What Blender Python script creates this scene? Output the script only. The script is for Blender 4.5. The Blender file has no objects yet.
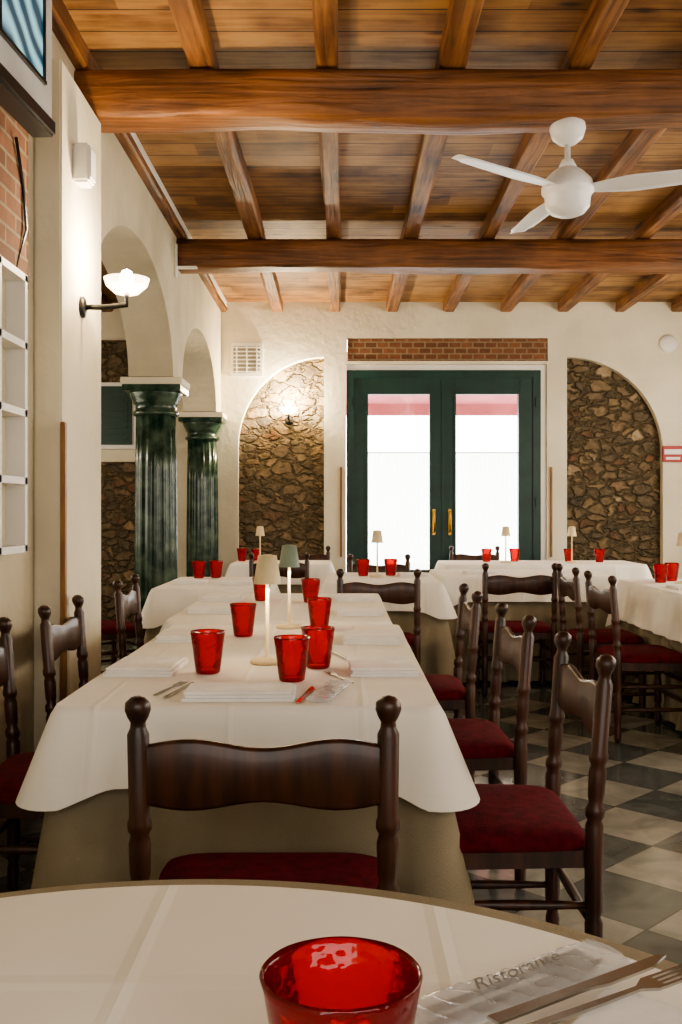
import bpy, bmesh, math, random
from mathutils import Vector, Matrix, noise
random.seed(7)
scene = bpy.context.scene
COL = scene.collection
pi = math.pi

# ------------------------------------------------------------ materials
def lin(c):
    return tuple(((v/255.0)/12.92 if v/255.0 <= 0.04045 else ((v/255.0+0.055)/1.055)**2.4) for v in c) + (1.0,)

def newmat(name):
    m = bpy.data.materials.new(name); m.use_nodes = True
    nt = m.node_tree
    b = nt.nodes.get('Principled BSDF')
    return m, nt, b

def pmat(name, c1, c2=None, scale=5, rough=0.6, bump=0.0, stretch=(1,1,1), metallic=0.0,
         detail=4, bscale=None, coat=0.0, lo=0.35, hi=0.65, spec=0.5, bdist=0.01):
    m, nt, b = newmat(name)
    if c2 is None: c2 = tuple(v*0.9 for v in c1)
    tc = nt.nodes.new('ShaderNodeTexCoord'); mp = nt.nodes.new('ShaderNodeMapping')
    mp.inputs['Scale'].default_value = stretch
    nt.links.new(tc.outputs['Object'], mp.inputs['Vector'])
    n = nt.nodes.new('ShaderNodeTexNoise'); n.inputs['Scale'].default_value = scale
    n.inputs['Detail'].default_value = detail
    nt.links.new(mp.outputs[0], n.inputs['Vector'])
    r = nt.nodes.new('ShaderNodeValToRGB')
    r.color_ramp.elements[0].position = lo; r.color_ramp.elements[0].color = lin(c1)
    r.color_ramp.elements[1].position = hi; r.color_ramp.elements[1].color = lin(c2)
    nt.links.new(n.outputs['Fac'], r.inputs[0]); nt.links.new(r.outputs[0], b.inputs['Base Color'])
    b.inputs['Roughness'].default_value = rough; b.inputs['Metallic'].default_value = metallic
    b.inputs['Coat Weight'].default_value = coat
    b.inputs['Specular IOR Level'].default_value = spec
    if bump:
        n2 = nt.nodes.new('ShaderNodeTexNoise'); n2.inputs['Scale'].default_value = bscale or scale*4
        n2.inputs['Detail'].default_value = 3
        nt.links.new(mp.outputs[0], n2.inputs['Vector'])
        bp = nt.nodes.new('ShaderNodeBump'); bp.inputs['Strength'].default_value = bump
        bp.inputs['Distance'].default_value = bdist
        nt.links.new(n2.outputs['Fac'], bp.inputs['Height']); nt.links.new(bp.outputs[0], b.inputs['Normal'])
    return m

M_plaster = pmat('plaster_cream', (227,220,199), (210,202,179), 1.6, 0.88, 0.5, bscale=14)
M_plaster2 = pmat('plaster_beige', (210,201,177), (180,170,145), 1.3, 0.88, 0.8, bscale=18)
M_white = pmat('white_paint', (232,231,225), (222,220,214), 3, 0.5)
M_fan = pmat('fan_white', (242,242,240), (234,234,231), 3, 0.35)
M_green = pmat('green_paint', (13,58,50), (8,46,39), 6, 0.4)
M_marble = pmat('green_marble', (28,52,42), (90,110,92), 9, 0.22, detail=8, lo=0.42, hi=0.8)
M_chair = pmat('walnut', (74,41,23), (42,23,13), 4, 0.4, stretch=(8,8,1), coat=0.1)
M_seat = pmat('burgundy_velvet', (102,22,32), (78,15,24), 30, 0.95, 0.3, bscale=200, spec=0.15)
M_linen = pmat('beige_linen', (156,145,122), (136,125,102), 3, 0.9, 0.3, bscale=350, spec=0.15)
M_napkin = pmat('napkin', (243,242,238), (232,230,224), 12, 0.8, 0.4, bscale=30, spec=0.2)
M_steel = pmat('steel', (196,195,192), (178,176,173), 10, 0.2, metallic=1.0)
M_brass = pmat('brass', (200,160,80), (180,140,60), 10, 0.3, metallic=1.0)
M_black = pmat('black_metal', (18,17,16), (26,25,24), 10, 0.4)
M_shade = pmat('lamp_cream', (226,210,170), (216,198,156), 10, 0.6)
M_shade2 = pmat('lamp_sage', (132,148,132), (120,136,120), 10, 0.6)
M_trimwood = pmat('trim_wood', (150,112,62), (120,84,42), 5, 0.5, stretch=(8,8,1))
M_awning = pmat('awning_pink', (205,120,124), (190,104,108), 3, 0.8)
M_ground = pmat('street_stone', (220,218,212), (205,202,196), 3, 0.9)

def mathfn(nt):
    def mth(op, a, bv=None):
        n = nt.nodes.new('ShaderNodeMath'); n.operation = op
        for i, v in enumerate((a, bv)):
            if v is None: continue
            if isinstance(v, (int, float)): n.inputs[i].default_value = v
            else: nt.links.new(v, n.inputs[i])
        return n.outputs[0]
    return mth

def oldwood(name, stretch, cols, rough=0.5):
    """aged timber: long grain, knots and dark stains"""
    m, nt, b = newmat(name); L = nt.links.new; N = nt.nodes.new; mth = mathfn(nt)
    tc = N('ShaderNodeTexCoord'); mp = N('ShaderNodeMapping'); mp.inputs['Scale'].default_value = stretch
    L(tc.outputs['Object'], mp.inputs[0])
    g = N('ShaderNodeTexNoise'); g.inputs['Scale'].default_value = 4; g.inputs['Detail'].default_value = 9; g.inputs['Distortion'].default_value = 0.6
    L(mp.outputs[0], g.inputs['Vector'])
    s = N('ShaderNodeTexNoise'); s.inputs['Scale'].default_value = 2.2; s.inputs['Detail'].default_value = 5
    L(tc.outputs['Object'], s.inputs['Vector'])
    mp2 = N('ShaderNodeMapping'); mp2.inputs['Scale'].default_value = tuple(0.5+v*0.18 for v in stretch); L(tc.outputs['Object'], mp2.inputs[0])
    k = N('ShaderNodeTexVoronoi'); k.inputs['Scale'].default_value = 2.0; L(mp2.outputs[0], k.inputs['Vector'])
    kn = mth('MULTIPLY', mth('SUBTRACT', 1.0, mth('MINIMUM', mth('MULTIPLY', k.outputs['Distance'], 5.5), 1.0)), 0.35)
    f = mth('SUBTRACT', mth('ADD', mth('MULTIPLY', g.outputs['Fac'], 0.65), mth('MULTIPLY', s.outputs['Fac'], 0.6)), kn)
    r = N('ShaderNodeValToRGB'); e = r.color_ramp.elements
    e[0].position = 0.42; e[0].color = lin(cols[0]); e[1].position = 0.80; e[1].color = lin(cols[2])
    q = e.new(0.60); q.color = lin(cols[1])
    L(f, r.inputs[0]); L(r.outputs[0], b.inputs['Base Color'])
    b.inputs['Roughness'].default_value = rough
    bp = N('ShaderNodeBump'); bp.inputs['Strength'].default_value = 0.8; bp.inputs['Distance'].default_value = 0.012
    L(g.outputs['Fac'], bp.inputs['Height']); L(bp.outputs[0], b.inputs['Normal'])
    return m
M_beam = oldwood('beam_wood', (0.5,9,9), ((56,34,20),(112,72,41),(150,100,58)), 0.5)
M_joist = oldwood('joist_wood', (9,0.5,9), ((60,38,22),(116,77,45),(156,110,66)), 0.55)

def clothmat():
    m, nt, b = newmat('white_tablecloth'); L = nt.links.new; N = nt.nodes.new; mth = mathfn(nt)
    tc = N('ShaderNodeTexCoord'); sx = N('ShaderNodeSeparateXYZ'); L(tc.outputs['Object'], sx.inputs[0])
    n = N('ShaderNodeTexNoise'); n.inputs['Scale'].default_value = 3; L(tc.outputs['Object'], n.inputs['Vector'])
    r = N('ShaderNodeValToRGB'); r.color_ramp.elements[0].color = lin((235,230,217)); r.color_ramp.elements[1].color = lin((242,239,230))
    L(n.outputs['Fac'], r.inputs[0]); L(r.outputs[0], b.inputs['Base Color'])
    n2 = N('ShaderNodeTexNoise'); n2.inputs['Scale'].default_value = 4.5; n2.inputs['Detail'].default_value = 1.5; L(tc.outputs['Object'], n2.inputs['Vector'])
    h = mth('MULTIPLY', n2.outputs['Fac'], 1.3)
    for k, s in ((0, 0.31), (1, 0.43)):   # ironed fold creases
        fr = mth('FRACT', mth('ADD', mth('DIVIDE', sx.outputs[k], s), 0.5 + 0.13))
        d = mth('ABSOLUTE', mth('SUBTRACT', fr, 0.5))
        rr = mth('SUBTRACT', 1.0, mth('MINIMUM', mth('MULTIPLY', d, 26.0), 1.0))
        h = mth('ADD', h, mth('MULTIPLY', rr, 0.12))
    bp = N('ShaderNodeBump'); bp.inputs['Strength'].default_value = 0.7; bp.inputs['Distance'].default_value = 0.02
    L(h, bp.inputs['Height']); L(bp.outputs[0], b.inputs['Normal'])
    b.inputs['Roughness'].default_value = 0.85; b.inputs['Specular IOR Level'].default_value = 0.2
    return m
M_cloth = clothmat()

def planks():
    m, nt, b = newmat('ceiling_planks'); L = nt.links.new; N = nt.nodes.new; mth = mathfn(nt)
    tc = N('ShaderNodeTexCoord'); sx = N('ShaderNodeSeparateXYZ'); L(tc.outputs['Object'], sx.inputs[0])
    q = mth('DIVIDE', sx.outputs[1], 0.19); fl = mth('FLOOR', q); fr = mth('FRACT', q)
    xo = mth('ADD', sx.outputs[0], mth('MULTIPLY', fl, 0.37)); xf = mth('FLOOR', mth('DIVIDE', xo, 1.71))
    cv = N('ShaderNodeCombineXYZ'); L(fl, cv.inputs[0]); L(xf, cv.inputs[1])
    wn = N('ShaderNodeTexWhiteNoise'); wn.noise_dimensions = '2D'; L(cv.outputs[0], wn.inputs['Vector'])
    mp = N('ShaderNodeMapping'); mp.inputs['Scale'].default_value = (1.2, 14, 1); L(tc.outputs['Object'], mp.inputs[0])
    n = N('ShaderNodeTexNoise'); n.inputs['Scale'].default_value = 2; n.inputs['Detail'].default_value = 9; n.inputs['Distortion'].default_value = 0.5; L(mp.outputs[0], n.inputs['Vector'])
    n3 = N('ShaderNodeTexNoise'); n3.inputs['Scale'].default_value = 3.6; n3.inputs['Detail'].default_value = 6; L(tc.outputs['Object'], n3.inputs['Vector'])
    mp2 = N('ShaderNodeMapping'); mp2.inputs['Scale'].default_value = (2.2, 5.3, 1); L(tc.outputs['Object'], mp2.inputs[0])
    k = N('ShaderNodeTexVoronoi'); k.inputs['Scale'].default_value = 1.0; L(mp2.outputs[0], k.inputs['Vector'])
    kn = mth('MULTIPLY', mth('SUBTRACT', 1.0, mth('MINIMUM', mth('MULTIPLY', k.outputs['Distance'], 6.0), 1.0)), 0.4)
    f = mth('ADD', mth('MULTIPLY', wn.outputs['Value'], 0.22), mth('MULTIPLY', n.outputs['Fac'], 0.65))
    f = mth('SUBTRACT', mth('ADD', f, mth('MULTIPLY', n3.outputs['Fac'], 0.75)), kn)
    r = N('ShaderNodeValToRGB'); e = r.color_ramp.elements
    e[0].position = 0.5; e[0].color = lin((56,37,22)); e[1].position = 1.0; e[1].color = lin((172,130,78))
    ee = e.new(0.72); ee.color = lin((124,86,48))
    L(f, r.inputs[0])
    gap = mth('LESS_THAN', mth('ABSOLUTE', mth('SUBTRACT', fr, 0.5)), 0.48)
    mx = N('ShaderNodeMix'); mx.data_type = 'RGBA'; L(gap, mx.inputs[0]); mx.inputs[6].default_value = lin((36,23,13)); L(r.outputs[0], mx.inputs[7])
    L(mx.outputs[2], b.inputs['Base Color']); b.inputs['Roughness'].default_value = 0.6
    bp = N('ShaderNodeBump'); bp.inputs['Strength'].default_value = 0.6; bp.inputs['Distance'].default_value = 0.01
    L(gap, bp.inputs['Height']); L(bp.outputs[0], b.inputs['Normal'])
    return m
M_planks = planks()

def tiles():
    m, nt, b = newmat('checker_tiles'); L = nt.links.new; N = nt.nodes.new; mth = mathfn(nt)
    S = 0.34
    tc = N('ShaderNodeTexCoord'); mp = N('ShaderNodeMapping')
    mp.inputs['Rotation'].default_value = (0, 0, math.radians(45)); L(tc.outputs['Object'], mp.inputs[0])
    ck = N('ShaderNodeTexChecker'); ck.inputs['Scale'].default_value = 1/S
    mp.inputs['Location'].default_value = (0.05, 0.07, 0.013)
    L(mp.outputs[0], ck.inputs[0])
    n = N('ShaderNodeTexNoise'); n.inputs['Scale'].default_value = 5; n.inputs['Detail'].default_value = 8; n.inputs['Distortion'].default_value = 1.2; L(tc.outputs['Object'], n.inputs['Vector'])
    r1 = N('ShaderNodeValToRGB'); r1.color_ramp.elements[0].position = .3; r1.color_ramp.elements[1].position = .7
    r1.color_ramp.elements[0].color = lin((120,120,111)); r1.color_ramp.elements[1].color = lin((160,158,147))
    r2 = N('ShaderNodeValToRGB'); r2.color_ramp.elements[0].position = .3; r2.color_ramp.elements[1].position = .7
    r2.color_ramp.elements[0].color = lin((70,75,73)); r2.color_ramp.elements[1].color = lin((100,105,101))
    L(n.outputs['Fac'], r1.inputs[0]); L(n.outputs['Fac'], r2.inputs[0])
    mx = N('ShaderNodeMix'); mx.data_type = 'RGBA'; L(ck.outputs['Fac'], mx.inputs[0]); L(r1.outputs[0], mx.inputs[6]); L(r2.outputs[0], mx.inputs[7])
    sx = N('ShaderNodeSeparateXYZ'); L(mp.outputs[0], sx.inputs[0])
    g = []
    for k in (0, 1):
        fr = mth('FRACT', mth('DIVIDE', sx.outputs[k], S))
        g.append(mth('GREATER_THAN', mth('ABSOLUTE', mth('SUBTRACT', fr, 0.5)), 0.49))
    gg = mth('MAXIMUM', g[0], g[1])
    m2 = N('ShaderNodeMix'); m2.data_type = 'RGBA'; L(gg, m2.inputs[0]); L(mx.outputs[2], m2.inputs[6]); m2.inputs[7].default_value = lin((80,80,74))
    L(m2.outputs[2], b.inputs['Base Color']); b.inputs['Roughness'].default_value = 0.13
    return m
M_tiles = tiles()

def stone():
    m, nt, b = newmat('rubble_stone'); L = nt.links.new; N = nt.nodes.new
    tc = N('ShaderNodeTexCoord'); mp = N('ShaderNodeMapping'); mp.inputs['Scale'].default_value = (6.6, 6.6, 10.5)
    L(tc.outputs['Object'], mp.inputs[0])
    nz = N('ShaderNodeTexNoise'); nz.inputs['Scale'].default_value = 1.5; nz.inputs['Detail'].default_value = 2; L(mp.outputs[0], nz.inputs['Vector'])
    vm = N('ShaderNodeVectorMath'); vm.operation = 'MULTIPLY_ADD'; L(nz.outputs['Color'], vm.inputs[0]); vm.inputs[1].default_value = (0.9,0.9,0.9); L(mp.outputs[0], vm.inputs[2])
    v = N('ShaderNodeTexVoronoi'); v.feature = 'F1'; v.inputs['Scale'].default_value = 1; L(vm.outputs[0], v.inputs['Vector'])
    ve = N('ShaderNodeTexVoronoi'); ve.feature = 'DISTANCE_TO_EDGE'; ve.inputs['Scale'].default_value = 1; L(vm.outputs[0], ve.inputs['Vector'])
    sp = N('ShaderNodeSeparateColor'); L(v.outputs['Color'], sp.inputs[0])
    r = N('ShaderNodeValToRGB'); e = r.color_ramp.elements
    e[0].position = 0; e[0].color = lin((96,86,68)); e[1].position = 1; e[1].color = lin((172,154,124))
    for p, c in ((0.2,(130,111,84)),(0.4,(90,82,68)),(0.6,(146,125,94)),(0.78,(110,97,76)),(0.9,(118,86,62))):
        q = e.new(p); q.color = lin(c)
    L(sp.outputs[0], r.inputs[0])
    e2 = N('ShaderNodeValToRGB'); e2.color_ramp.elements[0].position = 0.02; e2.color_ramp.elements[1].position = 0.16
    L(ve.outputs['Distance'], e2.inputs[0])
    n = N('ShaderNodeTexNoise'); n.inputs['Scale'].default_value = 20; n.inputs['Detail'].default_value = 7; L(tc.outputs['Object'], n.inputs['Vector'])
    mx = N('ShaderNodeMix'); mx.data_type = 'RGBA'; L(e2.outputs[0], mx.inputs[0]); mx.inputs[6].default_value = lin((98,86,64)); L(r.outputs[0], mx.inputs[7])
    nr_ = N('ShaderNodeValToRGB'); nr_.color_ramp.elements[0].position = .3; nr_.color_ramp.elements[1].position = .65; nr_.color_ramp.elements[0].color = (.42,.39,.35,1)
    L(n.outputs['Fac'], nr_.inputs[0])
    m3 = N('ShaderNodeMix'); m3.data_type = 'RGBA'; m3.blend_type = 'MULTIPLY'; m3.inputs[0].default_value = 0.75
    L(mx.outputs[2], m3.inputs[6]); L(nr_.outputs[0], m3.inputs[7])
    ad = N('ShaderNodeMath'); ad.operation = 'MULTIPLY_ADD'; L(n.outputs['Fac'], ad.inputs[0]); ad.inputs[1].default_value = 0.6; L(e2.outputs[0], ad.inputs[2])
    bp = N('ShaderNodeBump'); bp.inputs['Strength'].default_value = 1.0; bp.inputs['Distance'].default_value = 0.03
    L(ad.outputs[0], bp.inputs['Height']); L(bp.outputs[0], b.inputs['Normal'])
    L(m3.outputs[2], b.inputs['Base Color']); b.inputs['Roughness'].default_value = 0.9
    return m
M_stone = stone()

def brick(name, axes, w=0.22, h=0.065, c1=(146,98,68), c2=(114,76,54), mortar=(156,138,110)):
    m, nt, b = newmat(name)
    L = nt.links.new; N = nt.nodes.new
    tc = N('ShaderNodeTexCoord'); sx = N('ShaderNodeSeparateXYZ'); L(tc.outputs['Object'], sx.inputs[0])
    cv = N('ShaderNodeCombineXYZ'); L(sx.outputs[axes[0]], cv.inputs[0]); L(sx.outputs[axes[1]], cv.inputs[1])
    bt = N('ShaderNodeTexBrick'); bt.inputs['Scale'].default_value = 1
    bt.inputs['Brick Width'].default_value = w; bt.inputs['Row Height'].default_value = h; bt.inputs['Mortar Size'].default_value = 0.007
    bt.inputs['Color1'].default_value = lin(c1); bt.inputs['Color2'].default_value = lin(c2); bt.inputs['Mortar'].default_value = lin(mortar)
    L(cv.outputs[0], bt.inputs['Vector'])
    n = N('ShaderNodeTexNoise'); n.inputs['Scale'].default_value = 25; L(tc.outputs['Object'], n.inputs['Vector'])
    m3 = N('ShaderNodeMix'); m3.data_type = 'RGBA'; m3.blend_type = 'MULTIPLY'; m3.inputs[0].default_value = 0.5
    L(bt.outputs['Color'], m3.inputs[6]); L(n.outputs['Fac'], m3.inputs[7])
    L(m3.outputs[2], b.inputs['Base Color']); b.inputs['Roughness'].default_value = 0.9
    bp = N('ShaderNodeBump'); bp.inputs['Strength'].default_value = 0.8; bp.inputs['Distance'].default_value = 0.01; bp.invert = True
    L(bt.outputs['Fac'], bp.inputs['Height']); L(bp.outputs[0], b.inputs['Normal'])
    return m
M_brickX = brick('brick_lintel', (0, 2), 0.12, 0.058)
M_brickY = brick('brick_side', (1, 2))

def redglass():
    m, nt, b = newmat('red_glass'); nt.nodes.remove(b)
    L = nt.links.new; N = nt.nodes.new
    out = [n for n in nt.nodes if n.type == 'OUTPUT_MATERIAL'][0]
    t = N('ShaderNodeBsdfTransparent'); t.inputs[0].default_value = (0.95, 0.16, 0.17, 1)
    tl = N('ShaderNodeBsdfTranslucent'); tl.inputs[0].default_value = (0.92, 0.02, 0.04, 1)
    d = N('ShaderNodeBsdfDiffuse'); d.inputs[0].default_value = (0.66, 0.012, 0.026, 1)
    g = N('ShaderNodeBsdfGlossy'); g.inputs[1].default_value = 0.03
    n = N('ShaderNodeTexNoise'); n.inputs['Scale'].default_value = 45
    tc = N('ShaderNodeTexCoord'); L(tc.outputs['Object'], n.inputs['Vector'])
    bp = N('ShaderNodeBump'); bp.inputs['Strength'].default_value = 0.45; bp.inputs['Distance'].default_value = 0.01; L(n.outputs['Fac'], bp.inputs['Height'])
    L(bp.outputs[0], g.inputs['Normal'])
    a = N('ShaderNodeMixShader'); a.inputs[0].default_value = 0.5; L(tl.outputs[0], a.inputs[1]); L(d.outputs[0], a.inputs[2])
    c = N('ShaderNodeMixShader'); c.inputs[0].default_value = 0.30; L(t.outputs[0], c.inputs[1]); L(a.outputs[0], c.inputs[2])
    lw = N('ShaderNodeFresnel'); lw.inputs[0].default_value = 1.55
    e = N('ShaderNodeMixShader'); L(lw.outputs[0], e.inputs[0]); L(c.outputs[0], e.inputs[1]); L(g.outputs[0], e.inputs[2])
    L(e.outputs[0], out.inputs[0])
    return m
M_red = redglass()

def mixtransp(name, tcol, gcol, fac, rough=0.03, diffuse=None):
    m, nt, b = newmat(name); nt.nodes.remove(b)
    L = nt.links.new; N = nt.nodes.new
    out = [n for n in nt.nodes if n.type == 'OUTPUT_MATERIAL'][0]
    t = N('ShaderNodeBsdfTransparent'); t.inputs[0].default_value = tcol
    if diffuse: g = N('ShaderNodeBsdfPrincipled'); g.inputs['Base Color'].default_value = gcol; g.inputs['Roughness'].default_value = rough
    else: g = N('ShaderNodeBsdfGlossy'); g.inputs[1].default_value = rough
    if diffuse and diffuse > 1:
        g.inputs['Emission Color'].default_value = gcol; g.inputs['Emission Strength'].default_value = diffuse
    e = N('ShaderNodeMixShader'); e.inputs[0].default_value = fac; L(t.outputs[0], e.inputs[1]); L(g.outputs[0], e.inputs[2])
    L(e.outputs[0], out.inputs[0])
    return m
M_wglass = mixtransp('window_glass', (.95,.97,.96,1), None, 0.06)
M_sleeve = mixtransp('plastic_sleeve', (1,1,1,1), (.80,.82,.84,1), 0.38, 0.12, True)

def curtainmat():
    m, nt, b = newmat('sheer_curtain'); nt.nodes.remove(b)
    L = nt.links.new; N = nt.nodes.new
    out = [n for n in nt.nodes if n.type == 'OUTPUT_MATERIAL'][0]
    t = N('ShaderNodeBsdfTranslucent'); t.inputs[0].default_value = (0.95, 0.94, 0.9, 1)
    g = N('ShaderNodeBsdfTransparent'); g.inputs[0].default_value = (0.9, 0.9, 0.88, 1)
    e = N('ShaderNodeMixShader'); e.inputs[0].default_value = 0.35; L(t.outputs[0], e.inputs[1]); L(g.outputs[0], e.inputs[2])
    L(e.outputs[0], out.inputs[0])
    return m
M_curtain = curtainmat()

def emis(name, col, st):
    m, nt, b = newmat(name)
    b.inputs['Base Color'].default_value = col; b.inputs['Emission Color'].default_value = col
    b.inputs['Emission Strength'].default_value = st
    return m
M_glow = emis('lit_glass', (1, 0.85, 0.62, 1), 60)
M_glow2 = emis('lamp_bulb', (1, 0.86, 0.62, 1), 5)
M_glass_white = mixtransp('opal_glass', (1, .93, .82, 1), (1, .9, .74, 1), 0.45, 0.3, 5.0)

def screenmat():
    m, nt, b = newmat('tv_screen'); L = nt.links.new; N = nt.nodes.new
    tc = N('ShaderNodeTexCoord'); mp = N('ShaderNodeMapping'); mp.inputs['Rotation'].default_value = (0.5, 0, 0)
    L(tc.outputs['Object'], mp.inputs[0])
    w = N('ShaderNodeTexWave'); w.bands_direction = 'Z'; w.inputs['Scale'].default_value = 3; w.inputs['Distortion'].default_value = 5
    L(mp.outputs[0], w.inputs[0])
    r = N('ShaderNodeValToRGB'); r.color_ramp.elements[0].color = (0.01, 0.07, 0.11, 1); r.color_ramp.elements[1].color = (0.4, 0.75, 0.80, 1)
    r.color_ramp.elements[0].position = 0.15
    L(w.outputs['Fac'], r.inputs[0]); L(r.outputs[0], b.inputs['Emission Color']); b.inputs['Emission Strength'].default_value = 1.0
    b.inputs['Base Color'].default_value = (0.02, 0.04, 0.05, 1); b.inputs['Roughness'].default_value = 0.2
    return m
M_screen = screenmat()
M_signred = pmat('sign_red', (176,40,36), (160,34,30), 5, 0.5)

# ------------------------------------------------------------ mesh builder
class B:
    def __init__(s): s.bm = bmesh.new()
    def box(s, c, d, m=0, bevel=0.0, M=None, smooth=False):
        t = bmesh.new(); bmesh.ops.create_cube(t, size=1.0)
        for v in t.verts: v.co = Vector((v.co.x*d[0], v.co.y*d[1], v.co.z*d[2]))
        if bevel: bmesh.ops.bevel(t, geom=t.edges[:], offset=bevel, segments=2, affect='EDGES')
        for v in t.verts:
            if M is not None: v.co = M @ v.co
            v.co += Vector(c)
        s.merge(t, m, smooth)
    def merge(s, t, m, smooth):
        mp = {}
        for v in t.verts: mp[v] = s.bm.verts.new(v.co)
        for f in t.faces:
            try:
                nf = s.bm.faces.new([mp[v] for v in f.verts]); nf.material_index = m; nf.smooth = smooth
            except ValueError: pass
        t.free()
    def rings(s, rings, m=0, cap0=True, cap1=True, closed=True, smooth=True):
        R = [[s.bm.verts.new(p) for p in r] for r in rings]
        n = len(R[0])
        for a, b in zip(R, R[1:]):
            for i in range(n if closed else n-1):
                j = (i+1) % n
                f = s.bm.faces.new((a[i], a[j], b[j], b[i])); f.material_index = m; f.smooth = smooth
        if cap0: f = s.bm.faces.new(R[0][::-1]); f.material_index = m
        if cap1: f = s.bm.faces.new(R[-1]); f.material_index = m
        return R
    def lathe(s, prof, c=(0,0,0), m=0, seg=16, mod=None, M=None, fn=None, cap0=True, cap1=True):
        rs = []
        for r, z in prof:
            ring = []
            for i in range(seg):
                a = 2*pi*i/seg; rr = max(r, 1e-4)*(mod(a, z) if mod else 1)
                p = Vector((rr*math.cos(a), rr*math.sin(a), z))
                if M is not None: p = M @ p
                p += Vector(c)
                if fn: p = fn(p)
                ring.append(p)
            rs.append(ring)
        s.rings(rs, m, cap0, cap1)
    def tube(s, pts, r, m=0, seg=8):
        pts = [Vector(p) for p in pts]; rs = []
        for i, p in enumerate(pts):
            d = (pts[min(i+1, len(pts)-1)] - pts[max(i-1, 0)]).normalized()
            up = Vector((0,0,1)) if abs(d.z) < 0.9 else Vector((0,1,0))
            u = d.cross(up).normalized(); w = u.cross(d)
            rr = r[i] if isinstance(r, (list, tuple)) else r
            rs.append([p + (u*math.cos(2*pi*k/seg) + w*math.sin(2*pi*k/seg))*rr for k in range(seg)])
        s.rings(rs, m)
    def prism(s, poly, z0, z1, m=0, M=None, smooth=False, off=(0,0,0)):
        o = Vector(off)
        a = [Vector((x, y, z0))+o for x, y in poly]; b = [Vector((x, y, z1))+o for x, y in poly]
        if M is not None: a = [M @ p for p in a]; b = [M @ p for p in b]
        s.rings([a, b], m, smooth=smooth)
    def mesh(s, name, mats):
        bmesh.ops.recalc_face_normals(s.bm, faces=s.bm.faces[:])
        me = bpy.data.meshes.new(name); s.bm.to_mesh(me); s.bm.free()
        for x in mats: me.materials.append(x)
        return me
    def obj(s, name, mats, loc=(0,0,0), rz=0):
        return place(s.mesh(name, mats), name, loc, rz)

def place(me, name, loc=(0,0,0), rz=0):
    o = bpy.data.objects.new(name, me); o.location = loc; o.rotation_euler = (0, 0, rz); COL.objects.link(o); return o

def curve_mesh(cu):
    o = bpy.data.objects.new('tmp', cu); COL.objects.link(o)
    dg = bpy.context.evaluated_depsgraph_get(); me = bpy.data.meshes.new_from_object(o.evaluated_get(dg))
    bpy.data.objects.remove(o); return me

def polywall(name, splines, thick, fn, mat):
    cu = bpy.data.curves.new(name, 'CURVE'); cu.dimensions = '2D'; cu.fill_mode = 'BOTH'; cu.extrude = thick/2
    for pts in splines:
        sp = cu.splines.new('POLY'); sp.points.add(len(pts)-1); sp.use_cyclic_u = True
        for p, q in zip(sp.points, pts): p.co = (q[0], q[1], 0, 1)
    me = curve_mesh(cu)
    for v in me.vertices: v.co = fn(*v.co)
    bm = bmesh.new(); bm.from_mesh(me); bmesh.ops.remove_doubles(bm, verts=bm.verts[:], dist=1e-5)
    bmesh.ops.recalc_face_normals(bm, faces=bm.faces[:])
    for f in bm.faces: f.smooth = False
    bm.to_mesh(me); bm.free(); me.materials.clear(); me.materials.append(mat)
    return place(me, name)

# ------------------------------------------------------------ room shell
YB = 10.0; XL = -1.2; ZC = 3.3
b = B(); b.box((0.1, 4.1, -0.05), (8.4, 12.4, 0.1)); b.obj('floor', [M_tiles])
b = B(); b.box((0.1, 4.1, ZC+0.03), (8.4, 12.4, 0.06)); b.obj('ceiling', [M_planks])

def qarc(cx, cz, rx, rz, a0, a1, n=18):
    return [(cx + rx*math.cos(a0+(a1-a0)*i/n), cz + rz*math.sin(a0+(a1-a0)*i/n)) for i in range(n+1)]
outer = [(-4.1, 0), (4.3, 0), (4.3, ZC), (-4.1, ZC)]
nl = [(-1.03, 0.12), (-0.17, 0.12)] + qarc(-0.17, 1.85, 0.86, 0.90, pi/2, pi)
nr = [(2.26, 0.12), (3.22, 0.12)] + qarc(2.26, 1.80, 0.96, 0.95, 0, pi/2)
dr = [(0.05, 0.005), (2.06, 0.005), (2.06, 2.68), (0.05, 2.68)]
lt = [(0.06, 2.71), (2.07, 2.71), (2.07, 2.94), (0.06, 2.94)]
polywall('wall_back', [outer, nl, nr, dr, lt], 0.1, lambda u, v, w: (u, YB+0.05+w, v), M_plaster)
b = B(); b.box((-0.6, YB+0.14, 1.5), (1.0, 0.1, 2.9)); b.obj('wall_niche_stone', [M_stone])
b = B(); b.box((2.74, YB+0.14, 1.5), (1.1, 0.1, 2.9)); b.obj('wall_niche_stone', [M_stone])
b = B(); b.box((1.065, YB+0.06, 2.825), (2.0, 0.1, 0.22)); b.obj('trim_lintel_brick', [M_brickX])

# left arcade wall
wl = [(-2, 0), (4.8, 0), (4.8, 2.17)]
wl += [(5.975-1.175*math.cos(pi*i/28), 2.17+0.66*math.sin(pi*i/28)) for i in range(29)]
wl += [(8.585-1.035*math.cos(pi*i/28), 2.17+0.58*math.sin(pi*i/28)) for i in range(29)]
wl += [(YB, 2.17), (YB, ZC), (-2, ZC)]
polywall('wall_left', [wl], 0.32, lambda u, v, w: (XL-0.16+w, u, v), M_plaster2)
b = B(); b.box((-1.145, 4.225, 1.485), (0.11, 0.65, 2.97), bevel=0.008); b.obj('wall_pier', [M_plaster])
b = B(); b.box((-1.17, 7.4, 3.275), (0.06, 5.2, 0.05)); b.obj('trim_cornice', [M_white])
b = B(); b.box((4.25, 4.0, ZC/2), (0.1, 12, ZC)); b.obj('wall_right', [M_plaster])
b = B(); b.box((0.1, -2.05, ZC/2), (8.4, 0.1, ZC)); b.obj('wall_rear', [M_plaster])
b = B(); b.box((-4.05, 4.0, ZC/2), (0.1, 12, ZC)); b.obj('wall_far_left', [M_plaster2])
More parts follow.
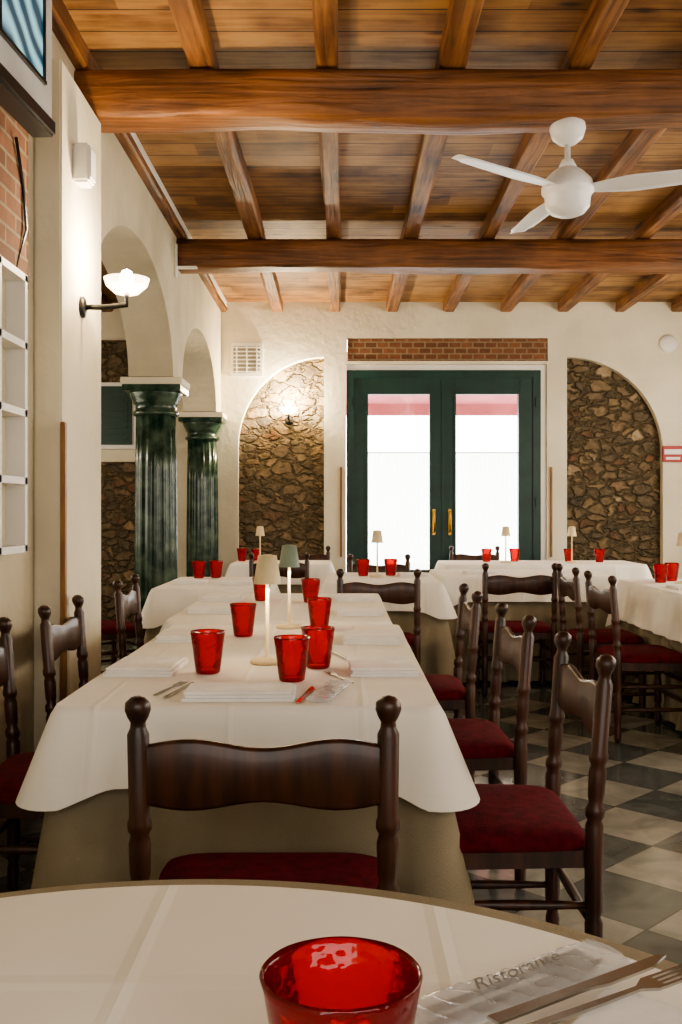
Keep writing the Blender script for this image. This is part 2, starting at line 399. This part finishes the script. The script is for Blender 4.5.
# side-room back wall dressing
b = B(); b.box((-2.6, YB-0.02, 0.85), (1.6, 0.04, 1.7)); b.box((-2.6, YB-0.02, 2.7), (1.6, 0.04, 0.42)); b.obj('wall_side_stone', [M_stone])
b = B()
b.box((-2.25, YB-0.02, 2.16), (0.42, 0.04, 0.66), 0); b.box((-2.25, YB-0.05, 2.16), (0.34, 0.03, 0.58), 1)
for i in range(9): b.box((-2.25, YB-0.068, 1.93+0.057*i), (0.26, 0.01, 0.03), 1)
b.obj('window_1', [M_white, M_green])

# beams / joists
def log_beam(name, x0, x1, y0, y1, z0, z1):
    b = B(); rs = []; n = 90; yc = (y0+y1)/2; zc = (z0+z1)/2; hy = (y1-y0)/2; hz = (z1-z0)/2
    for i in range(n+1):
        x = x0+(x1-x0)*i/n; ring = []
        for k in range(24):
            a = 2*pi*k/24; ca, sa = math.cos(a), math.sin(a)
            e = 0.34
            p = Vector((x, yc+hy*math.copysign(abs(ca)**e, ca), zc+hz*math.copysign(abs(sa)**e, sa)))
            d = noise.noise(Vector((x*0.9, k*0.25+y0*3, 1.7)))*0.03+noise.noise(Vector((x*3, k*0.5, y0)))*0.009
            p.y += d*ca; p.z += d*sa if sa < 0 else 0
            ring.append(p)
        rs.append(ring)
    b.rings(rs, 0); return b.obj(name, [M_beam])
for yy in (1.68, 4.48, 7.28):
    log_beam('ceiling_beam', -1.2, 4.2, yy, yy+0.24, 2.985, 3.2)
for k in range(-6, 9):
    x = -0.63+0.57*k
    if -4 < x < 4.2:
        b = B(); w = 0.115+random.uniform(-.012, .012); rs = []
        for i in range(61):
            y = -2+12*i/60
            o = [noise.noise(Vector((x*3+j*2.2, y*0.8, j)))*.016 for j in range(4)]
            rs.append([(x-w/2+o[0], y, 3.3), (x-w/2+o[0], y, 3.21), (x-w/2+.012+o[1], y, 3.2), (x+w/2-.012+o[2], y, 3.2), (x+w/2+o[3], y, 3.21), (x+w/2+o[3], y, 3.3)])
        b.rings(rs, 0, smooth=False); b.obj('ceiling_joist', [M_joist])

# columns
def column(y):
    b = B(); c = (-1.36, y, 0)
    b.box((c[0], c[1], 0.06), (0.40, 0.30 if y > 9 else 0.40, 0.12), 0, 0.006)
    b.lathe([(.19,.12),(.2,.145),(.19,.17),(.165,.185),(.175,.205),(.165,.22),(.155,.24)], c, 0, 32)
    fl = lambda a, z: 1-0.09*abs(math.cos(a*8))**0.8
    b.lathe([(.153,.24),(.156,.6),(.155,1.0),(.15,1.5),(.145,1.9)], c, 0, 128, mod=fl)
    b.lathe([(.15,1.9),(.168,1.91),(.168,1.93),(.15,1.94),(.15,1.98),(.165,1.99),(.165,2.0),(.18,2.03),(.19,2.06),(.192,2.075)], c, 0, 40)
    hw = 0.38 if y < 9 else 0.34
    b.box((c[0], c[1], 2.095), (0.42, hw, 0.045), 0, 0.004)
    b.box((c[0], c[1], 2.142), (0.44, hw+0.02, 0.05), 1, 0.004)
    b.obj('green_column', [M_marble, M_plaster])
column(7.35); column(9.82)

# door
b = B()
yd = YB+0.05
def bx(x0, x1, z0, z1, m, t=0.06, y=yd, bv=0.004): b.box(((x0+x1)/2, y, (z0+z1)/2), (x1-x0, t, z1-z0), m, bv)
bx(0.055, 0.13, 0.01, 2.62, 0, 0.09); bx(1.92, 2.0, 0.01, 2.62, 0, 0.09); bx(0.13, 1.92, 2.54, 2.62, 0, 0.09)
bx(2.0, 2.055, 0.01, 2.675, 3, 0.05); bx(0.055, 2.0, 2.62, 2.675, 3, 0.05)
for (s0, s1) in ((0.12, 1.025), (1.025, 1.93)):
    pl = 0.26 if s0 < 1 else 1.14; pr = 0.9 if s0 < 1 else 1.79
    bx(s0, pl, 0.03, 2.545, 0); bx(pr, s1, 0.03, 2.545, 0)
    bx(pl, pr, 2.38, 2.545, 0); bx(pl, pr, 0.03, 0.62, 0); bx(pl+.06, pr-.06, 0.12, 0.52, 0, 0.08)
    bx(pl, pr, 0.62, 2.38, 1, 0.006, bv=0)
    for q in (pl, pr): bx(q-.012, q+.012, 0.6, 2.4, 0, 0.085)
bx(1.005, 1.045, 0.03, 2.54, 0, 0.08)
for x in (0.93, 1.09):
    b.box((x, yd-0.036, 1.1), (0.03, 0.01, 0.26), 2, 0.003)
    b.tube([(x, yd-0.04, 1.2), (x, yd-0.09, 1.19), (x, yd-0.09, 1.02), (x, yd-0.04, 1.0)], 0.011, 2)
for x in (0.09, 1.96):
    for z in (0.4, 1.3, 2.3): b.box((x, yd-0.05, z), (0.03, 0.02, 0.1), 0, 0.004)
b.obj('door_1', [M_green, M_wglass, M_brass, M_white])
# cafe curtains
for x0, x1 in ((0.27, 0.89), (1.15, 1.78)):
    b = B(); n = 80; rs = []
    for z in (0.6, 1.2, 1.8):
        rs.append([(x0+(x1-x0)*i/n, yd+0.07+0.006*math.sin(i*1.1), z) for i in range(n+1)])
    b.rings(rs, 0, False, False, closed=False)
    b.tube([(x0-.04, yd+0.07, 1.8), (x1+.04, yd+0.07, 1.8)], 0.006, 1)
    b.obj('cafe_curtain', [M_curtain, M_brass])
# outside
b = B(); b.box((1, 17, -0.08), (24, 13.6, 0.1)); b.obj('ground_street', [M_ground])
b = B()
b.box((1.03, 11.2, 2.68), (3.2, 1.6, 0.03), 0, M=Matrix.Rotation(-0.22, 3, 'X')); b.box((1.03, 11.98, 2.44), (3.2, 0.02, 0.17), 0)
for x in (-.55, 2.6): b.tube([(x, 10.32, 2.6), (x, 11.95, 2.50), (x, 11.96, 2.4), (x, 11.96, -0.03)], 0.02, 1)
b.obj('awning', [M_awning, M_white])

# wall fittings
b = B(); b.box((-0.94, YB-0.012, 2.72), (0.32, 0.024, 0.34), 0, 0.004)
for i in range(7):
    b.box((-0.94, YB-0.028, 2.60+0.04*i), (0.27, 0.012, 0.012), 0)
for x in (-1.04, -.94, -.84): b.box((x, YB-0.034, 2.72), (0.012, 0.01, 0.27), 0)
b.box((-0.94, YB-0.0245, 2.72), (0.27, 0.002, 0.27), 1)
b.obj('vent_grille', [M_white, pmat('vent_shadow', (150,144,130))])
RX = Matrix.Rotation(pi/2, 3, 'X')
b = B(); b.lathe([(.09,0),(.09,.02),(.075,.045),(.03,.055),(0,.056)], (3.27, YB, 2.88), 0, 24, M=RX); b.obj('smoke_detector', [M_white])
b = B(); b.box((3.31, YB-0.015, 1.78), (0.2, 0.03, 0.16), 0, 0.004); b.box((3.31, YB-0.032, 1.80), (0.17, 0.004, 0.05), 1); b.box((3.31, YB-0.032, 1.735), (0.14, 0.004, 0.025), 1)
b.obj('exit_sign', [M_signred, M_white])
b = B(); b.box((-1.078, 3.885, 0.9), (0.02, 0.03, 1.3), 0, 0.003); b.obj('trim_wood_strip', [M_trimwood])
b = B(); b.box((2.1, YB-0.012, 1.2), (0.02, 0.024, 0.9), 0, 0.003); b.obj('trim_wood_strip', [M_trimwood])
b = B(); b.box((-0.0, YB-0.012, 1.2), (0.02, 0.024, 0.9), 0, 0.003); b.obj('trim_wood_strip', [M_trimwood])
b = B(); b.box((-1.055, 4.1, 2.62), (0.07, 0.10, 0.16), 0, 0.01); b.box((-1.018, 4.1, 2.62), (0.006, 0.08, 0.12), 0, 0.002); b.obj('wall_speaker', [M_white])
b = B(); b.box((-1.193, 7.24, 3.02), (0.012, 0.05, 0.24), 0, 0.003); b.box((-1.12, 7.262, 2.975), (0.15, 0.06, 0.012), 0, 0.003); b.obj('beam_bracket', [M_white])
# brick panel and rack on the near left wall
b = B(); b.box((-1.19, 2.9, 2.42), (0.02, 1.75, 0.76)); b.obj('wall_brick_panel', [M_brickY])
b = B()
for i in range(6): b.box((-1.157, 2.2+0.27*i, 1.55), (0.08, 0.025, 0.98), 0)
for i in range(5): b.box((-1.157, 2.875, 1.07+0.24*i), (0.08, 1.375, 0.025), 0)
b.box((-1.19, 2.875, 1.55), (0.01, 1.37, 0.96), 1)
b.obj('wall_shelf_rack', [M_white, M_plaster2])
# television
b = B(); b.box((0, 0, 0.01), (0.07, 0.9, 0.52), 0, 0.012); b.box((0.037, -0.02, 0.05), (0.006, 0.74, 0.38), 1); b.box((0.0, 0, -0.265), (0.09, 0.91, 0.06), 2, 0.01)
for z in (-.145, .245): b.box((0.042, -0.02, z), (0.01, 0.76, 0.012), 2)
for y in (-.385, -.02, .345): b.box((0.042, y, 0.05), (0.01, 0.012, 0.4), 2)
b.box((-0.06, 0, 0), (0.06, 0.2, 0.2), 2)
b.obj('television', [pmat('tv_grey', (196,197,194)), M_screen, M_black], (-1.07, 3.04, 2.80), math.radians(-4))
b = B(); pts = [(-1.17, 3.60, 2.55), (-1.175, 3.70, 2.4), (-1.17, 3.72, 2.25), (-1.185, 3.62, 2.06)]
b.tube(pts, 0.006, 0); b.obj('tv_cable', [M_black])

# sconces
RYm = Matrix.Rotation(pi/2, 3, 'Y')
def sconce(loc, M, arm=0.2):
    b = B()
    b.lathe([(.045,0),(.045,.012),(.02,.02)], (0,0,0), 0, 20, M=M@RYm)
    b.tube([M@Vector((0.01,0,0)), M@Vector((arm*.5,0,0.0)), M@Vector((arm,0,0.01)), M@Vector((arm,0,0.06))], 0.012, 0)
    c = M@Vector((arm, 0, 0.05))
    b.lathe([(.02,0),(.05,.008),(.085,.04),(.095,.07),(.09,.07),(.08,.042),(.045,.014),(0,.008)], c, 1, 28, cap1=False)
    b.lathe([(.012,.02),(.03,.04),(.032,.07),(.02,.10),(0,.11)], c, 2, 14)
    b.obj('wall_sconce', [M_black, M_glass_white, M_glow], loc)
sconce((-1.09, 4.2, 2.06), Matrix.Identity(3), 0.19)
Rn = Matrix.Rotation(-pi/2, 3, 'Z')
sconce((-0.52, YB+0.09, 2.12), Rn, 0.16)
def plight(name, loc, p, col=(1, .78, .52), r=0.05):
    l = bpy.data.lights.new(name, 'POINT'); l.energy = p; l.color = col; l.shadow_soft_size = r
    o = bpy.data.objects.new(name, l); o.location = loc; COL.objects.link(o)
plight('warm_fill_light', (-0.9, 4.2, 2.27), 34, r=0.03)
plight('warm_fill_light', (-0.52, YB-0.07, 2.32), 125, (1, .81, .54), r=0.04)
for loc in ((4.0, 2.0, 2.3), (4.0, 4.8, 2.3), (4.0, 7.8, 2.3), (-3.8, 7.5, 2.3)):  # added fill lamps out of view, no fixtures, to warm the ceiling
    plight('warm_fill_light', loc, 45, (1, .84, .64), r=0.06)

# ceiling fan hung under the near beam
b = B(); fx, fy = 1.04, 4.59
b.lathe([(.05,3.0),(.078,2.985),(.082,2.955),(.07,2.915),(.04,2.89),(.02,2.885)], (fx,fy,0), 0, 28)
b.lathe([(.013,2.89),(.013,2.82),(.026,2.815),(.05,2.765)], (fx,fy,0), 0, 16)
b.lathe([(.04,2.78),(.075,2.755),(.108,2.72),(.118,2.69),(.118,2.665),(.108,2.655),(.104,2.64),(.10,2.60),(.078,2.572),(.045,2.558),(0,2.554)], (fx,fy,0), 0, 36)
for ang in (218, 99, 338):
    a = math.radians(ang); R = Matrix.Rotation(a, 3, 'Z') @ Matrix.Rotation(math.radians(-11), 3, 'X')
    rs = []
    for i in range(17):
        t = i/16; x = 0.08+0.62*t
        w = (0.034+0.052*min(1, t*3))*(1-0.32*t)
        if t > 0.93: w *= 0.75
        ring = [(x, -w, 0), (x, -w*.5, .009), (x, 0, .012), (x, w*.5, .009), (x, w, 0), (x, w*.5, 0), (x, 0, .002), (x, -w*.5, 0)]
        rs.append([R@Vector(p)+Vector((fx, fy, 2.675)) for p in ring])
    b.rings(rs, 0)
b.obj('ceiling_fan', [M_fan])

# ------------------------------------------------------------ tablecloth tables
def perim_rect(x0, x1, y0, y1, r=0.03, step=0.02):
    pts = []; cs = [(x1-r, y0+r, -pi/2), (x1-r, y1-r, 0), (x0+r, y1-r, pi/2), (x0+r, y0+r, pi)]
    for i, (cx, cy, a0) in enumerate(cs):
        for k in range(9):
            a = a0+pi/2*k/8; pts.append((cx+r*math.cos(a), cy+r*math.sin(a), math.cos(a), math.sin(a)))
        nx, ny, na = cs[(i+1) % 4]; a = a0+pi/2
        p = Vector((cx+r*math.cos(a), cy+r*math.sin(a))); q = Vector((nx+r*math.cos(na), ny+r*math.sin(na)))
        n = max(2, int((q-p).length/step))
        for k in range(1, n):
            w = p.lerp(q, k/n); pts.append((w.x, w.y, math.cos(a), math.sin(a)))
    corners = [Vector((x, y)) for x in (x0, x1) for y in (y0, y1)]
    out = []; s = 0
    for i, p in enumerate(pts):
        if i: s += math.hypot(p[0]-pts[i-1][0], p[1]-pts[i-1][1])
        dd = min((Vector(p[:2])-c).length for c in corners); out.append((*p, s, math.exp(-(dd/0.10)**2)))
    return out, s
def drape(b, per, tot, z, hang, m, flare, cflare, fold, nf, drop, seed, off=0.0, rows=12, top=True):
    rs = []
    for j in range(rows+1):
        t = j/rows; ring = []
        for (x, y, nx, ny, s, c) in per:
            ph = 2*pi*s/tot
            nn = noise.noise(Vector((math.cos(ph)*4+seed, math.sin(ph)*4, seed*1.3)))
            w = math.sin(ph*nf+3*nn)*0.5+noise.noise(Vector((math.cos(ph)*11, math.sin(ph)*11+seed, 0)))*1.1
            o = off + (flare*t + cflare*c*t + fold*w*t**1.2*(1-.5*c))
            if j == 0: o = off-0.006
            zz = z - hang*t*(1+drop*c) - (0.0 if j else -0.002)
            ring.append((x+nx*o, y+ny*o, max(zz, 0.015)))
        rs.append(ring)
    b.rings(rs, m, cap0=top, cap1=False)
tcount = 0
def table(x0, x1, y0, y1, z=0.75, rot=0, hang=0.17):
    global tcount; tcount += 1
    cx, cy = (x0+x1)/2, (y0+y1)/2; hx, hy = (x1-x0)/2, (y1-y0)/2
    b = B()
    per, tot = perim_rect(-hx, hx, -hy, hy)
    drape(b, per, tot, z-0.004, z-0.03, 1, 0.025, 0.12, 0.052, int(tot/0.2), 0.0, tcount*2.1, off=-0.012, rows=16)
    drape(b, per, tot, z, hang, 0, 0.035, 0.055, 0.017, int(tot/0.25), 0.28, tcount*3.7, off=0.010, rows=10)
    for sx in (-1, 1):
        for sy in (-1, 1):
            b.box((sx*(hx-.08), sy*(hy-.08), (z-.03)/2), (.05, .05, z-.03), 2)
    return b.obj('dining_table', [M_cloth, M_linen, M_chair], (cx, cy, 0), rot)
table(-0.66, 0.225, 2.31, 3.98)
table(-0.72, 0.20, 4.10, 5.50)
table(-1.10, -0.47, 5.80, 6.90)
table(-0.10, 0.64, 6.3, 7.4)
table(-0.95, -0.1, 8.6, 9.3)
table(0.70, 1.9, 6.95, 7.8)
table(0.9, 2.6, 8.5, 9.25)
table(1.86, 2.85, 4.95, 6.7, hang=0.25)

# foreground round table
cx, cy, R = -0.165, 0.575, 0.665
n = 200; per = []
for i in range(n):
    a = 2*pi*i/n; per.append((R*math.cos(a), R*math.sin(a), math.cos(a), math.sin(a), R*a, 0))
b = B(); drape(b, per, 2*pi*R, 0.745, 0.715, 1, 0.06, 0, 0.03, 14, 0, 5.5, rows=14)
b.lathe([(R-.038, .7455), (R-.030, .748), (R-.029, .7515), (R-.033, .753), (0.3, .7532), (0, .7532)], (-.006,-.008,0), 0, 128, cap0=False)
b.lathe([(.05,.72),(.05,.08),(.25,.03),(.27,0)], (0,0,0), 2, 24)
b.obj('round_dining_table', [M_cloth, M_linen, M_chair], (cx, cy, 0))
ZT = 0.7535

# ------------------------------------------------------------ chair
def make_chair():
    b = B(); hw = 0.225
    def rake(p):
        if p.z > 0.44: p.y -= 0.03*((p.z-0.44)/0.43)**1.2
        return p
    prof = [(.013,0),(.018,.02),(.019,.08),(.015,.10),(.02,.115),(.021,.25),(.016,.265),(.021,.28),(.021,.40),(.021,.475),(.0165,.487),(.022,.498),(.022,.514),(.0155,.526),
            (.019,.545),(.0205,.60),(.0165,.615),(.022,.626),(.022,.638),(.019,.648),(.020,.80),(.0145,.812),(.0135,.822),(.019,.832),(.0235,.845),(.0225,.858),(.012,.868),(0,.871)]
    for s in (-1, 1): b.lathe(prof, (s*hw, 0, 0), 0, 18, fn=rake)
    fp = [(.013,0),(.018,.02),(.02,.10),(.014,.115),(.021,.13),(.021,.25),(.015,.27),(.021,.285),(.023,.34),(.023,.415)]
    for s in (-1, 1): b.lathe(fp, (s*0.225, 0.37, 0), 0, 16)
    rs = []; n = 32
    for i in range(n+1):
        u = -1+2*i/n; x = u*(hw-.005)
        zt = 0.784-0.008*math.cos(pi*u/0.6); zb = 0.670+0.008*math.cos(pi*u/0.62)
        yc = -0.020-0.006*(1-u*u)
        ring = []
        for (dy, fz) in ((-.009,.06),(-.009,.94),(-.004,1),(.004,1),(.009,.94),(.009,.06),(.004,0),(-.004,0)):
            z = zb+(zt-zb)*fz; ring.append((x, yc+dy-0.07*(z-.72), z))
        rs.append(ring)
    b.rings(rs, 0)
    b.prism([(-.22,-.005),(.22,-.005),(.24,.39),(-.24,.39)], 0.375, 0.415, 0)
    rs = []
    for (z, k) in ((.410, .985), (.416, 1.02), (.430, 1.03), (.444, .99), (.453, .90), (.459, .7), (.461, .4)):
        ring = []
        for i in range(40):
            a = 2*pi*i/40; ca, sa = math.cos(a), math.sin(a); e = 0.28
            y = math.copysign(abs(sa)**e, sa); x = math.copysign(abs(ca)**e, ca)
            wy = 0.197+y*0.192*k; wx = x*(0.22+0.02*(y+1)/2)*k
            ring.append((wx, max(wy, 0.0), z))
        rs.append(ring)
    b.rings(rs, 1)
    def st(p, q, r=.0105):
        p, q = Vector(p), Vector(q); b.tube([p.lerp(q, t) for t in (0,.2,.5,.8,1)], [r*.8, r, r*1.25, r, r*.8], 0)
    for s in (-1, 1):
        st((s*hw, 0, .17), (s*.225, .37, .17)); st((s*hw, 0, .29), (s*.225, .37, .29))
    st((-.225,.37,.20), (.225,.37,.20)); st((-.225,.37,.31), (.225,.37,.31)); st((-hw,0,.24), (hw,0,.24))
    return b.mesh('dining_chair', [M_chair, M_seat])
CH = make_chair()
def chair(x, y, face):
    place(CH, 'dining_chair', (x, y, 0), math.radians(face-90))
chair(-0.14, 1.825, 90.5)
chair(0.585, 2.54, 180); chair(0.565, 3.42, 182); chair(0.54, 4.40, 180)
chair(-1.03, 2.92, 0); chair(-1.02, 3.76, 0); chair(-1.06, 5.08, 1)
chair(-1.72, 6.55, 40)
chair(0.22, 5.85, 90); chair(0.30, 7.85, 270)
chair(1.16, 6.50, 90)
chair(1.43, 5.42, 2); chair(1.43, 6.20, 0)
chair(-0.5, 8.12, 90)
chair(1.3, 9.72, 270); chair(-0.35, 9.72, 270)

# ------------------------------------------------------------ tableware
def make_glass():
    b = B()
    fac = lambda a, z: 1+0.012*math.sin(a*8+z*120)*math.sin(z*110)
    b.lathe([(0,0),(.030,0),(.034,.004),(.0365,.02),(.040,.05),(.0435,.08),(.0475,.108),(.049,.115),(.0475,.117),(.0455,.112),(.041,.08),(.037,.05),(.033,.02),(.028,.013),(0,.011)], (0,0,0), 0, 48, mod=fac, cap0=False, cap1=False)
    return b.mesh('red_tumbler', [M_red])
GL = make_glass()
ZA = 0.753
def glass(x, y, z=ZA, s=(1,1,1)):
    o = place(GL, 'red_tumbler', (x, y, z)); o.scale = s; o.rotation_euler[2] = x*9
for x, y in ((-.37,2.78),(-.13,2.65),(-.066,2.87),(-.352,3.60),(-.083,3.84)): glass(x, y)
for x, y in ((-.15,4.95),(-.40,5.05)): glass(x, y)
for x, y in ((-.96,6.75),(-.85,6.8),(-.76,9.0),(-.9,9.1),(.155,7.0),(.35,7.05),(1.31,9.0),(1.57,9.05),(2.05,9.0),(2.3,8.9),(2.03,6.35),(2.15,6.5)): glass(x, y)
glass(0.0, 0.720, ZT+.001, (1.2, 1.2, 0.99))

def make_lamp(shade, name):
    b = B()
    b.lathe([(.05,0),(.052,.006),(.048,.012),(.02,.016),(.006,.02),(.005,.25)], (0,0,0), 0, 28)
    b.lathe([(.041,.235),(.028,.318),(.0265,.318),(.0395,.236)], (0,0,0), 1, 32, cap0=False, cap1=False)
    b.lathe([(.0275,.312),(.0275,.318),(.01,.321),(0,.3215)], (0,0,0), 1, 32)
    b.lathe([(.012,.24),(.018,.255),(.012,.275),(0,.28)], (0,0,0), 2, 12)
    return b.mesh(name, [M_shade, shade, M_glow2])
LA = make_lamp(M_shade, 'table_lamp'); LB = make_lamp(M_shade2, 'table_lamp')
for i, (x, y) in enumerate(((-.218,2.96),(-.20,3.86),(.25,6.9),(1.45,8.8),(2.02,8.75),(2.12,6.2),(-.72,8.9))):
    place(LB if i == 1 else LA, 'table_lamp', (x, y, ZA))
for x, y in ((-.218,2.96),(-.20,3.86)): plight('lamp_light', (x, y, ZA+.225), 1.8, r=0.012)

def make_napkin(w, h):
    b = B()
    b.box((0,0,.005), (w,h,.007), 0, .003); b.box((.004,.003,.012), (w*.97,h*.96,.006), 0, .0025); b.box((-.003,.012,.018), (w*.95,h*.88,.006), 0, .0025)
    return b
def cutlery(b, off, kind, m=1):
    if kind == 'fork':
        b.prism([(-.005,-.1),(.005,-.1),(.003,.03),(.011,.045),(.011,.055),(-.011,.055),(-.011,.045),(-.003,.03)], 0, .0025, m, off=off)
        for k in range(4):
            x = -.011+.0062*k; b.prism([(x,.055),(x+.0035,.055),(x+.003,.1),(x+.001,.1)], 0, .0025, m, off=off)
    else:
        b.prism([(-.007,-.11),(.007,-.11),(.005,0),(.009,.02),(.008,.08),(-.002,.11),(-.007,.1),(-.006,0)], 0, .0025, m, off=off)
for i, (x, y, w, h, rz) in enumerate(((-.245,2.43,.27,.15,.02),(-.55,2.84,.19,.26,-.03),(.115,2.84,.19,.26,.03),(.11,3.5,.2,.26,-.04),(-.55,3.55,.19,.26,.03),(.08,4.4,.2,.24,.02),(-.58,4.5,.2,.24,.02),(.07,5.1,.2,.24,.02),(-.6,5.1,.2,.24,.02))):
    make_napkin(w, h).obj('folded_napkin', [M_napkin], (x, y, ZA-.002), rz)
for x, y in ((.5,7.0),(1.0,7.3),(-.65,6.2),(-.95,6.3),(2.03,5.3),(2.03,5.85)): make_napkin(.2,.22).obj('folded_napkin', [M_napkin], (x, y, ZA-.002), 0.05)
def cut(name, kind, x, y, z, ang):
    b = B(); cutlery(b, (0,0,0), kind, 0); return b.obj(name, [M_steel], (x, y, z), math.radians(ang))
cut('fork', 'fork', -.432, 2.53, ZA, -12); cut('knife', 'knife', -.403, 2.51, ZA, -10)
cut('knife', 'knife', -.085, 2.44, ZA+.001, -8)
cut('fork', 'fork', -.005, 2.70, ZA, 20); cut('knife', 'knife', .0, 3.1, ZA, 15)
cut('knife', 'knife', -.42, 3.35, ZA, -10)

M_ink = pmat('sleeve_ink', (120,117,110))
def sleeve_packet(loc, rz, text=True):
    """thin clear sleeve holding knife and fork, with faint printed script"""
    b = B(); rs = []
    for i in range(61):
        t = i/60; y = -.12+.24*t; w = .030+.002*math.sin(t*9); ring = []
        for k in range(20):
            a = 2*pi*k/20
            cr = .0022*math.sin(t*57+k*1.3)+.0014*math.sin(t*23-k*2.1)
            ring.append((w*math.copysign(abs(math.cos(a))**.6, math.cos(a))+.004*t, y, .009+(.0055+cr)*math.sin(a)))
        rs.append(ring)
    b.rings(rs, 0)
    cutlery(b, (.012,-.006,.007), 'knife', 1); cutlery(b, (-.010,.0,.007), 'fork', 1)
    o = b.obj('cutlery_sleeve', [M_sleeve, M_steel], loc, rz)
    if text:
        cu = bpy.data.curves.new('print', 'FONT'); cu.body = 'Ristorante'; cu.size = 0.026; cu.shear = 0.6; cu.align_x = 'CENTER'; cu.align_y = 'CENTER'; cu.extrude = 0.0001
        me = curve_mesh(cu)
        me.materials.clear(); me.materials.append(M_ink)
        t = bpy.data.objects.new('printed_script', me); COL.objects.link(t); t.parent = o
        t.location = (-.006, 0, 0.0188); t.rotation_euler = (0, 0, pi/2)
    return o
sleeve_packet((-.03, 2.45, ZA+.001), -.2, False)
make_napkin(.22, .20).obj('folded_napkin', [M_napkin], (.27, .76, ZT-.001), math.radians(-35))
sleeve_packet((.165, .925, ZT+.001), math.radians(-55))
cut('knife', 'knife', .218, .890, ZT+.023, -57); cut('fork', 'fork', .238, .870, ZT+.023, -58)
cut('fork', 'fork', -.33, .87, ZT, 15)

# ------------------------------------------------------------ lights
def area(name, loc, rot, sx, sy, p, col):
    l = bpy.data.lights.new(name, 'AREA'); l.shape = 'RECTANGLE'; l.size = sx; l.size_y = sy; l.energy = p; l.color = col
    o = bpy.data.objects.new(name, l); o.location = loc; o.rotation_euler = rot; COL.objects.link(o)
area('rear_fill_light', (0.8, -1.9, 1.9), (pi/2, 0, 0), 4.0, 1.8, 80, (1, .955, .90))  # added fill behind the camera, standing in for daylight; rear wall is solid
area('right_fill_light', (4.15, 3.0, 1.8), (0, pi/2, 0), 1.8, 2.4, 68, (1, .95, .89))  # added off-frame fill on the right; the wall has no opening
area('right_fill_light', (4.15, 7.5, 1.8), (0, pi/2, 0), 1.8, 2.4, 68, (1, .95, .89))  # second added right-hand fill, further back, also without an opening
area('side_room_fill', (-3.95, 6.5, 1.8), (0, -pi/2, 0), 1.8, 2.4, 50, (1, .89, .74))  # unseen fill lamp added to brighten the side room

w = bpy.data.worlds.new('World'); scene.world = w; w.use_nodes = True
bg = w.node_tree.nodes['Background']; bg.inputs[0].default_value = (0.97, 0.98, 1, 1); bg.inputs[1].default_value = 12.0
try:
    scene.view_settings.look = 'AgX - Medium High Contrast'
except Exception as e:
    print('look', e)

cam = bpy.data.cameras.new('Camera'); cam.sensor_fit = 'VERTICAL'; cam.sensor_height = 36; cam.lens = 36*1000/1024
cam.clip_start = 0.02
co = bpy.data.objects.new('Camera', cam); co.location = (0, 0, 1.2); co.rotation_euler = (pi/2, 0, 0); COL.objects.link(co)
scene.camera = co
